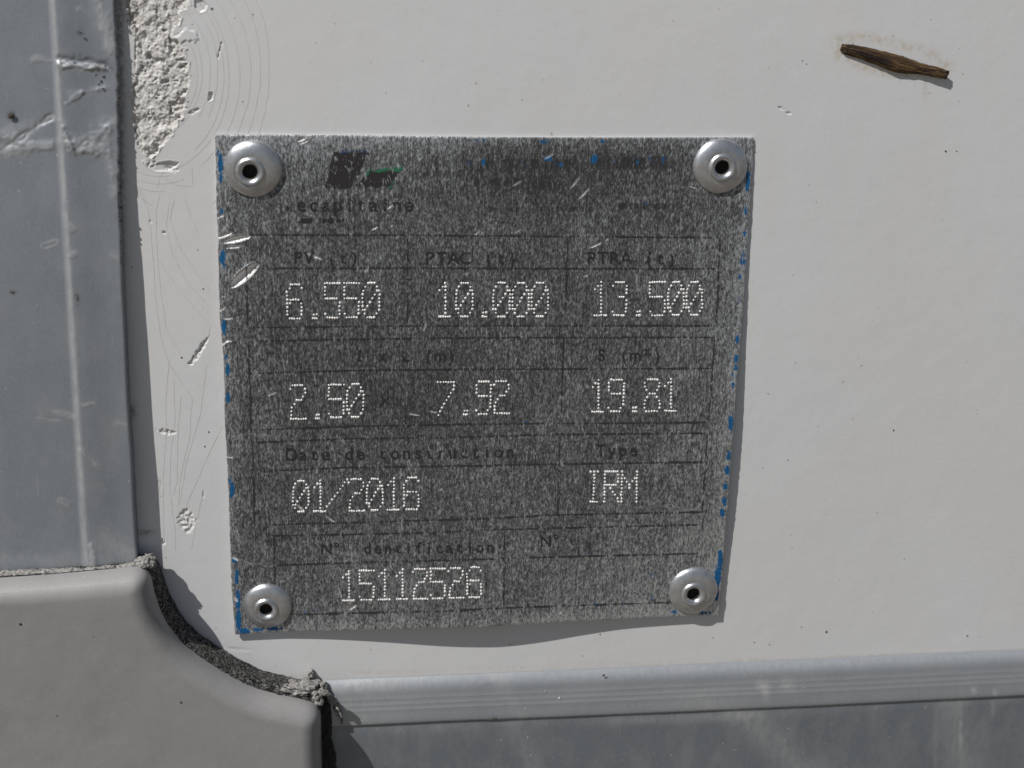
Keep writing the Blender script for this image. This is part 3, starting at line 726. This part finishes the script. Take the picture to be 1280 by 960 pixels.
raised(78, 160, 92, 190, 4, 1.4, .6); raised(88, 182, 115, 190, 6, 1.6, .7); raised(110, 178, 132, 160, 5, 1.0, .45); raised(95, 186, 110, 178, 4, -1.5, .3); raised(132, 160, 143, 215, 6, .8, .45)
raised(0, 188, 64, 147, 3.0, -1.2, .75); raised(-10, 185, 62, 183, 4.5, .9, .6); raised(-10, 170, 20, 174, 6, 1.2, .6); raised(100, 12, 120, 22, 2, .4, .4); raised(125, 0, 137, 60, 7, .8, .55)
raised(55, 308, 70, 303, 1.2, .3, .6); raised(85, 271, 90, 285, 3, .5, .4); raised(86, 320, 92, 316, 3, .5, .5); raised(104, 507, 118, 504, 1.4, .3, .6); raised(65, 514, 95, 522, 2, .3, .5)
raised(102, 565, 120, 581, 2.5, .5, .55); raised(76, 626, 84, 630, 2, .3, .4); raised(113, 683, 118, 712, 3.2, 1.0, .8); raised(135, 675, 168, 700, 12, 0, .35); raised(148, 530, 158, 532, 3, .3, .4)
raised(45, 521, 75, 525, .8, -.3, .35); raised(140, 320, 148, 323, 3, .3, .3); raised(0, 700, 160, 700, 7, 0, .30); raised(76, 150, 84, 170, 5, .3, .7); raised(84, 176, 120, 184, 9, .5, .6); raised(118, 158, 140, 152, 6, .3, .5); raised(136, 190, 142, 240, 4, .3, .5); raised(-8, 166, 40, 160, 7, .2, .4); raised(-8, 192, 58, 186, 4, .4, .6); raised(90, 120, 130, 108, 5, .2, .35); raised(74, 84, 128, 88, 4, .3, .45); raised(98, 590, 99, 600, .8, 0, .3)
g = np.maximum(g, .8 * np.exp(-((Xn - XR) / 3.8) ** 2))  # paints the ridge's sunlit highlight into the mask
b = np.maximum(b, .7 * np.exp(-(off[None, :] / 1.8) ** 2) * (vnoise(Yn / 13, Yn * 0, 86) > .42) * (Yn < 330))
b = np.maximum(b, 1.0 * np.exp(-((Xn - 14) / 4.5) ** 2 - ((Yn - 145) / 4.5) ** 2)); b = np.maximum(b, 1.0 * np.exp(-((Xn - 96) / 3) ** 2 - ((Yn - 374) / 6) ** 2))
b = np.maximum(b, 1.0 * np.exp(-((Xn - 16) / 4) ** 2 - ((Yn - 366) / 2.5) ** 2)); b = np.maximum(b, 1.0 * np.exp(-((Xn - 100) / 3.5) ** 2 - ((Yn - 41) / 3) ** 2))
b = np.maximum(b, .9 * np.exp(-((Xn - 128) / 12) ** 2 - ((Yn - 84) / 6) ** 2) * (Xn > 110))
P = W(Xn, Yn, hs)
mb = MB(); mb.grid(P, 0, np.stack([r, g, b, np.ones_like(r)], -1))
e = P[:, -1]; e2 = e.copy(); e2[:, 1] = 22 * U; e1 = e.copy(); e1[:, 1] += 2.2 * U; e1[:, 0] += .5 * U
at = np.zeros((3, len(e), 4)); at[..., 2] = .3; at[0, :, 2] = .1
mb.grid(np.stack([e, e1, e2], 1), 0, at.transpose(1, 0, 2))
lo = P[-1]; lo2 = lo.copy(); lo2[:, 1] = 22 * U; mb.grid(np.stack([lo, lo2], 0), 0)
specks(mb, [(14, 145, 4.0), (96, 374, 2.6), (16, 367, 2.4), (100, 41, 2.2), (89, 73, 1.6), (120, 94, 1.8), (124, 105, 2), (123, 88, 2.4), (148, 257, 1.8), (148.5, 270, 2.0), (149, 276, 1.6)], 1,
       surf=lambda x, y: 14.6, seed=9, thick=1.0)
# grime crumbs caught along the edge
rs = np.random.default_rng(21)
cr = []
for k in range(70):
    yy = rs.uniform(-10, 300) if k < 50 else rs.uniform(300, 690)
    cr.append((float(EDGE(np.array([yy]))[0]) + rs.uniform(-.8, 1.4), yy, rs.uniform(.7, 2.2 if k < 50 else 1.1)))
specks(mb, cr, 1, surf=lambda x, y: 9.0 + 3 * y / 700, seed=10, thick=2.0)
o = mb.build("trim_strip", [M_STRIP, M_SPECK])
tag(o, "scuffed grey aluminium trim strip with raised bright ridge, running vertically beside the white panel", "trim")

# ------------------------------------------------------------------ bottom rail and skirt below it
top = curve([(300, 853.5), (415, 850), (700, 838), (1280, 812), (1800, 789)], True)
seam = curve([(300, 913), (430, 908.5), (560, 902), (700, 897), (1000, 884), (1280, 870), (1800, 846)], True)
gx = np.concatenate([np.arange(405, 1290, 2.5), [1400, 1600, 1800]])
prof = [(v, 1.0 + 9.0 * (1 - (1 - v / .36) ** 2.0)) for v in (0, .02, .04, .06, .09, .12, .15, .18, .22, .26, .30, .36)] + \
       [(.44, 10.3), (.455, 10.5), (.47, 10.35), (.56, 10.7), (.575, 10.95), (.59, 10.8), (.67, 11.1), (.685, 11.35), (.70, 11.2), (.80, 11.5), (.90, 11.8), (.955, 11.7), (.985, 11.2), (1.0, 10.3), (1.003, 6.0)]
V_ = np.array([p[0] for p in prof]); Hh = np.array([p[1] for p in prof])
Xn = np.repeat(gx[None, :], len(V_), 0)
Yn = top(Xn) + (seam(Xn) - top(Xn)) * V_[:, None]
hh = Hh[:, None] + 0 * Xn
hh[1:-1] += (-.5 * np.exp(-((Xn - 608) / 14) ** 2) * (V_[:, None] > .25) + (fbm(Xn / 80, Yn / 40, 90, 2) - .37) * 1.0)[1:-1]
# front outline positions measured at the profile height
P = W(Xn, Yn, hh)
P[-1] = P[-2]; P[-1, :, 1] += 6.0 * U
g = .55 * np.exp(-((V_[:, None] - .12) / .12) ** 2) + .5 * np.exp(-((Xn - 450) / 70) ** 2) + .55 * np.exp(-((Xn - 878) / 45) ** 2) * (V_[:, None] > .5) + .4 * np.exp(-((Xn - 620 + V_[:, None] * -30) / 10) ** 2)  # first term paints in the highlight along the rounded top
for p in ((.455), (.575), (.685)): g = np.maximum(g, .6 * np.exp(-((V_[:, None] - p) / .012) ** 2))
r = .9 * np.exp(-((Xn - 953) / 8) ** 2 - ((Yn - 857) / 5) ** 2) + .6 * np.exp(-((Xn - 957) / 4) ** 2 - ((Yn - 866) / 8) ** 2) + .5 * np.exp(-((Xn - 984) / 9) ** 2 - ((Yn - 856) / 9) ** 2)
r += .9 * np.exp(-((Xn - 1217) / 3) ** 2 - ((Yn - 863) / 4) ** 2) + .7 * np.exp(-((Xn - 1244) / 2.5) ** 2 - ((Yn - 867) / 5) ** 2)
b = .5 * np.exp(-((V_[:, None] - 1.0) / .02) ** 2) + .5 * np.exp(-((Xn - 618) / 5) ** 2 - ((Yn - 898) / 3) ** 2)
mb = MB(); mb.grid(P, 0, np.stack([r, g, b, 0 * r + 1], -1))
specks(mb, [(755, 844, 2.2), (904, 873, 2.0), (1280, 865, 1.5)], 1, surf=lambda x, y: 10.2, seed=4, thick=1)
specks(mb, [(699, 873, 2.2), (656, 886, 2.2), (682, 864, 1.0), (1005, 860, 1)], 2, surf=lambda x, y: 10.6, seed=6, thick=.8)
t = NT("pale_fleck"); M_FLECK = t.set(color=(.6, .6, .58), rough=.6)
o = mb.build("bottom_rail", [M_RAIL, M_SPECK, M_FLECK])
tag(o, "pale aluminium rail with rounded top edge and fine grooves, under the white panel", "trim")

sx = np.concatenate([np.arange(405, 1290, 4), [1400, 1600, 1800]]); tv = np.concatenate([np.linspace(-.03, .25, 26), np.linspace(.27, 1, 50), [1.6, 3, 5]])
Xn = np.repeat(sx[None, :], len(tv), 0); T2 = np.repeat(tv[:, None], len(sx), 1)
Yn = seam(Xn) + T2 * 120
hh = 9.8 - .8 * np.exp(-(T2 / .05) ** 2) + (fbm(Xn / 120, Yn / 60, 95, 2) - .37) * 1.6 - 1.0 * np.exp(-((Xn - 620 - T2 * 60) / 18) ** 2) * np.exp(-(T2 / .5) ** 2)
g = .55 * np.exp(-((Xn - 925 - T2 * 120) / 26) ** 2) * (1 - .3 * T2) + .35 * np.exp(-((Xn - 1190 - T2 * 20) / 22) ** 2) + .30 * np.exp(-((Xn - 640 - T2 * 60) / 14) ** 2) + .45 * np.exp(-((Yn - seam(Xn) - 8) / 6) ** 2) * (np.exp(-((Xn - 860) / 120) ** 2) + .4 * np.exp(-((Xn - 520) / 90) ** 2))  # reflected light beams and top-edge highlight, painted in as paler colour
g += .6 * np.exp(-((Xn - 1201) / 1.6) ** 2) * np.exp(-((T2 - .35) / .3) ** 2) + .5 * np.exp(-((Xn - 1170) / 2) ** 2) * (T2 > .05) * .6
r = .4 * np.exp(-((Xn - 1240) / 1.8) ** 2 - ((Yn - 885) / 9) ** 2)
b = 0 * g
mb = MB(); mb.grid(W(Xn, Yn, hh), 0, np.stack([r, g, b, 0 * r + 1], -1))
rs = np.random.default_rng(5)
specks(mb, [(rs.uniform(470, 1275), rs.uniform(905, 958), rs.uniform(.4, 1.1)) for k in range(24)], 1, surf=lambda x, y: 9.0, seed=8, thick=.9)
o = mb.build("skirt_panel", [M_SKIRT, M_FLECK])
tag(o, "dark grey aluminium skirt panel below the pale rail at the bottom edge of the photo", "panel")

# ------------------------------------------------------------------ cream moulded corner cap
HC, RC = 70.0, 24.0
CB = float(bow(250, 850))
outl = [(-220, 736), (-60, 727), (0, 724), (60, 721), (120, 716.5), (160, 713), (176, 711.5), (183, 713), (187, 720), (190, 734), (194, 752), (201, 771), (210, 786), (221, 801), (234, 814), (247, 824), (265, 836), (285, 848),
        (302, 857), (319, 865), (337, 870), (356, 874), (375, 878), (390, 881), (398, 885), (401, 893), (401, 930), (403, 990), (406, 1060), (407, 1150), (-220, 1150)]
op = np.array(outl, float)
q = W(op[:, 0], op[:, 1], HC - RC)[:, [0, 2]] / U            # metric outline in working units (x right, z up)
# resample densely
def resample(p, step):
    out = []
    for i in range(len(p)):
        a, b = p[i], p[(i + 1) % len(p)]
        n = max(1, int(np.linalg.norm(b - a) / step))
        out += [a + (b - a) * k / n for k in range(n)]
    return np.array(out)
q = resample(q, 5)
for k in range(4):                                           # soften the corners a little
    q = .5 * q + .25 * (np.roll(q, 1, 0) + np.roll(q, -1, 0))
def inset(p, d):
    tn = np.roll(p, -1, 0) - np.roll(p, 1, 0); tn /= np.linalg.norm(tn, axis=1)[:, None]
    nr = np.stack([tn[:, 1], -tn[:, 0]], -1)                  # outline runs clockwise seen from the camera: inside is to the right
    return p + nr * (d[:, None] if np.ndim(d) else d)
def fillet(d):
    d = np.clip(d, 0, RC)
    return HC - RC + np.sqrt(np.clip(RC * RC - (RC - d) ** 2, 0, None))
rows = [np.stack([q[:, 0] * U, np.full(len(q), -(HC - RC - 8 + CB) * U), q[:, 1] * U], -1), np.stack([q[:, 0] * U, np.full(len(q), -(HC - RC + CB) * U), q[:, 1] * U], -1)]
cur = q; dprev = 0
for d in (.25, .6, 1.1, 1.8, 2.7, 3.8, 5.2, 6.8, 8.5):
    cur = inset(cur, d - dprev); cur = .8 * cur + .1 * (np.roll(cur, 1, 0) + np.roll(cur, -1, 0)); dprev = d
    hh = fillet(np.abs(poly_dist(cur[:, 0], cur[:, 1], q)))
    rows.append(np.stack([cur[:, 0] * U, -(hh + CB) * U, cur[:, 1] * U], -1))
P = np.array(rows)
mb = MB(); mb.grid(P[::-1], 0, close=True, flip=True)
# the face inside the rounded rim, one sheet of fine quads
GX, GZ = np.meshgrid(np.arange(q[:, 0].min(), q[:, 0].max(), 2.0), np.arange(q[:, 1].max(), q[:, 1].min(), -2.0))
D = poly_dist(GX, GZ, q)
for k in range(3):                                           # soften the crease where two sides meet
    D = .4 * D + .15 * (np.roll(D, 1, 0) + np.roll(D, -1, 0) + np.roll(D, 1, 1) + np.roll(D, -1, 1))
wav = (fbm(GX / 70, GZ / 70, 141, 2) - .37) * 1.6 + (fbm(GX / 18, GZ / 18, 143, 2) - .37) * .35
HH = fillet(D) - .12 + wav * sstep(9, 30, D)
idx = np.arange(GX.size).reshape(GX.shape); kp = D > 6.0
qd = np.stack([idx[:-1, :-1], idx[1:, :-1], idx[1:, 1:], idx[:-1, 1:]], -1)[kp[:-1, :-1] & kp[1:, :-1] & kp[1:, 1:] & kp[:-1, 1:]]
used = np.unique(qd); remap = np.zeros(GX.size, int); remap[used] = np.arange(len(used))
V3 = np.stack([GX * U, -(HH + CB) * U, GZ * U], -1).reshape(-1, 3)[used]
mf = MB(); mf.add(V3, remap[qd].tolist())
cap = empty("corner_cap"); cap_o = mb.build("cap_shell", M_CAP, cap); mf.build("cap_face", M_CAP, cap)
tag(cap, "thick cream moulded corner cap with a concave cut-out, below the left trim strip", "corner cap")
def cap_mark(pts, sd):
    mm = MB()
    specks(mm, pts, 0, surf=lambda x, y: HC + CB - float(bow(x, y)), seed=sd, thick=.5)
    return mm.build("grime_mark", M_SPECK, cap)
cap_mark([(117, 796, 1.6)], 31); cap_mark([(25, 780, 1.9)], 32); cap_mark([(226, 878, 1.6)], 33)
cap_mark([(71, 895, 1.2)], 34)
bm_ = bmesh.new(); bm_.from_mesh(cap_o.data); bmesh.ops.recalc_face_normals(bm_, faces=bm_.faces); bm_.to_mesh(cap_o.data); bm_.free()
# porous filling that shows on the side of the cap
rows = []
ss = np.arange(len(q))
for k in range(15):
    hh = (HC - RC - 4) * (1 - k / 14) - 6 * k / 14
    xa, xb = W(188, 740, 20)[0] / U, W(398, 890, 20)[0] / U
    wt = sstep(xa - 8, xa + 12, q[:, 0]) * (1 - sstep(xb - 10, xb + 6, q[:, 0]))
    pp = inset(q, 1.0 - (1 + 8 * wt) * sstep(0, 5, k) + (1.5 + 4 * wt) * (fbm(ss / 1.7, np.full(len(q), k * .8), 99, 3) - .4)) if k else inset(q, 1.0)
    rows.append(np.stack([pp[:, 0] * U, np.full(len(q), -(hh + CB) * U), pp[:, 1] * U], -1))
mb = MB(); mb.grid(np.array(rows), 0, close=True, flip=False)
fo = mb.build("foam_filling", M_FOAM, cap)

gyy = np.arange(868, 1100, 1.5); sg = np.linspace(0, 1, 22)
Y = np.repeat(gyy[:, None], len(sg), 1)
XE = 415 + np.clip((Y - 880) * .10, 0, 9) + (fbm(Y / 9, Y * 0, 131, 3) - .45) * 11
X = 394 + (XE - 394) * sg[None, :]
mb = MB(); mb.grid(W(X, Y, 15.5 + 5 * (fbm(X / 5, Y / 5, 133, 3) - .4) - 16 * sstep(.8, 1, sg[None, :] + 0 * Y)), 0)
mb.build("rubber_gasket", M_GAP_SHADE, cap)  # dark sheet added where the gap beside the cap lies in shade

# ------------------------------------------------------------------ old sealant
def blob(mb, cx, cy, h, rx, ry, rz, seed, ang=0, rough=.45):
    bm2 = bmesh.new(); bmesh.ops.create_icosphere(bm2, subdivisions=4, radius=1)
    v = np.array([x.co[:] for x in bm2.verts]); fs = [tuple(x.index for x in f.verts) for f in bm2.faces]; bm2.free()
    n_ = fbm(v[:, 0] * 2.2 + seed, v[:, 2] * 2.2 + v[:, 1] * 1.7, seed, 4)
    v = v * (1 - rough / 2 + rough * 1.6 * (n_[:, None] - .2))
    x = v[:, 0] * rx; z = v[:, 2] * ry; y = v[:, 1] * rz
    ca, sa = math.cos(ang), math.sin(ang)
    c = W(cx, cy, h)
    mb.add(np.stack([c[0] + (x * ca - z * sa) * U, c[1] + y * U, c[2] + (x * sa + z * ca) * U], -1), fs)
def bead(mb, pts, h, rad, seed):
    p = np.array(pts, float); s = np.concatenate([[0], np.cumsum(np.hypot(*np.diff(p[:, :2], axis=0).T))])
    q_ = np.arange(0, s[-1], 1.2); x = np.interp(q_, s, p[:, 0]); y = np.interp(q_, s, p[:, 1])
    a = np.linspace(0, 2 * np.pi, 16, endpoint=False)
    A, Q = np.meshgrid(a, q_)
    R = rad * (.55 + .5 * fbm(Q / 14, A * 1.0, seed, 3) + .35 * fbm(Q / 4, A * 1.5, seed + 5, 2))
    C = W(x, y, h)
    P = np.stack([C[:, None, 0] + 0 * A, C[:, None, 1] + np.cos(A) * R * U * 1.2, C[:, None, 2] + np.sin(A) * R * U], -1)
    mb.grid(P, 0, close=True)
mb = MB()
bead(mb, [(-300, 733), (0, 719.5), (60, 718), (120, 714.5), (150, 712.5), (180, 705)], 29, 7.0, 101)
blob(mb, 180, 704, 26, 14, 8, 12, 4, .2, .6); blob(mb, 186, 698, 20, 8, 7, 9, 5, 0, .6); blob(mb, 166, 711, 30, 18, 5, 8, 6, .1, .6); blob(mb, 190, 706, 30, 5, 5, 6, 7, 0, .6)
o = mb.build("sealant_bead", M_SEAL)
tag(o, "crumbling grey sealant bead with a lump at its end, between trim strip and corner cap", "sealant")
mb = MB()
blob(mb, 352, 860, 22, 22, 7, 14, 14, -.15, .7); blob(mb, 378, 856, 18, 22, 5, 14, 15, -.1, .8); blob(mb, 372, 866, 28, 20, 4.5, 9, 16, .05, .7); blob(mb, 396, 868, 26, 12, 8, 10, 17, .3, .8)
blob(mb, 389, 843, 4, 5, 7, 5, 18, 0, .8); blob(mb, 400, 856, 10, 12, 6, 8, 19, -.2, .8); blob(mb, 413, 874, 16, 8, 4, 5, 20, -1.0, .7); blob(mb, 421, 888, 15, 11, 3, 4, 22, -1.25, .7); blob(mb, 398, 877, 30, 7, 7, 8, 21)
for k, (bx, by, bh, ra, rb) in enumerate(((406, 866, 38, 8, 4), (413, 871, 31, 6, 3.4), (419, 878, 25, 5, 2.6), (423, 886, 20, 5, 2.2), (426, 894, 17, 5, 1.8), (427, 902, 15, 4, 1.5))):
    blob(mb, bx, by, bh, ra, rb, 3, 23 + k, -(.6 + .17 * k), .7)
o = mb.build("torn_sealant", M_SEAL)
tag(o, "torn ragged sealant lumps at the cap's lower corner, where it meets the pale rail", "sealant")

# ------------------------------------------------------------------ twig
ax = np.array([(1054, 60, 1.5, 4.6), (1057, 61.3, 1.6, 6.2), (1064, 63, 1.8, 7.0), (1080, 67, 2.0, 8.0), (1096, 71.5, 2.2, 9.0), (1112, 77, 2.3, 10.2), (1124, 80.5, 2.4, 10.6), (1138, 83.5, 2.4, 9.0), (1148, 85.5, 2.6, 6.9), (1158, 87.5, 3.2, 6.6), (1167, 89.5, 3.9, 6.6), (1174, 91.2, 4.6, 6.2), (1180, 92.8, 5.2, 5.6)])
qn = np.linspace(0, 1, 110); sN = np.linspace(0, 1, len(ax))
cx, cy, ch, cr_ = [np.interp(qn, sN, ax[:, k]) for k in range(4)]
a = np.linspace(0, 2 * np.pi, 48, endpoint=False)
C = W(cx, cy, ch)
tdir = C[-1] - C[0]; tdir /= np.linalg.norm(tdir); up = np.array([0, -1.0, 0]); sd = np.cross(tdir, up); sd /= np.linalg.norm(sd); up = np.cross(sd, tdir)
A, Q = np.meshgrid(a, qn)
fib = vnoise(A * 3.5, Q * 2, 111); fib2 = fbm(A * 2.0, Q * 26, 113, 3)
R = (cr_[:, None] * .95) * (.86 + .22 * fib + .20 * (fib2 - .4))
P = C[:, None] + (np.cos(A) * R * U)[..., None] * sd * -1 + (np.sin(A) * R * U * .40)[..., None] * up
tw = np.zeros(A.shape + (4,)); tw[..., 0] = .6 * vnoise(A * 6.5, Q * 5, 119) + .4 * vnoise(A * 13, Q * 14, 121)
frR = vnoise(A * 4, A * 0, 117)                                    # ragged ends
P[-1] += (tdir * U * 7)[None] * frR[0][:, None]; P[-2] += (tdir * U * 4)[None] * frR[0][:, None]; P[0] -= (tdir * U * 4)[None] * frR[0][:, None]
mb = MB(); mb.grid(P, 0, tw, close=True)
mb.add(P[0], [tuple(range(48))]); mb.add(P[-1][::-1], [tuple(range(48))])
o = mb.build("twig", M_TWIG)
bm_ = bmesh.new(); bm_.from_mesh(o.data); bmesh.ops.remove_doubles(bm_, verts=bm_.verts, dist=1e-7); bmesh.ops.recalc_face_normals(bm_, faces=bm_.faces); bm_.to_mesh(o.data); bm_.free()
tag(o, "short dark brown twig stuck to the white panel, with a tan stain around it", "twig")
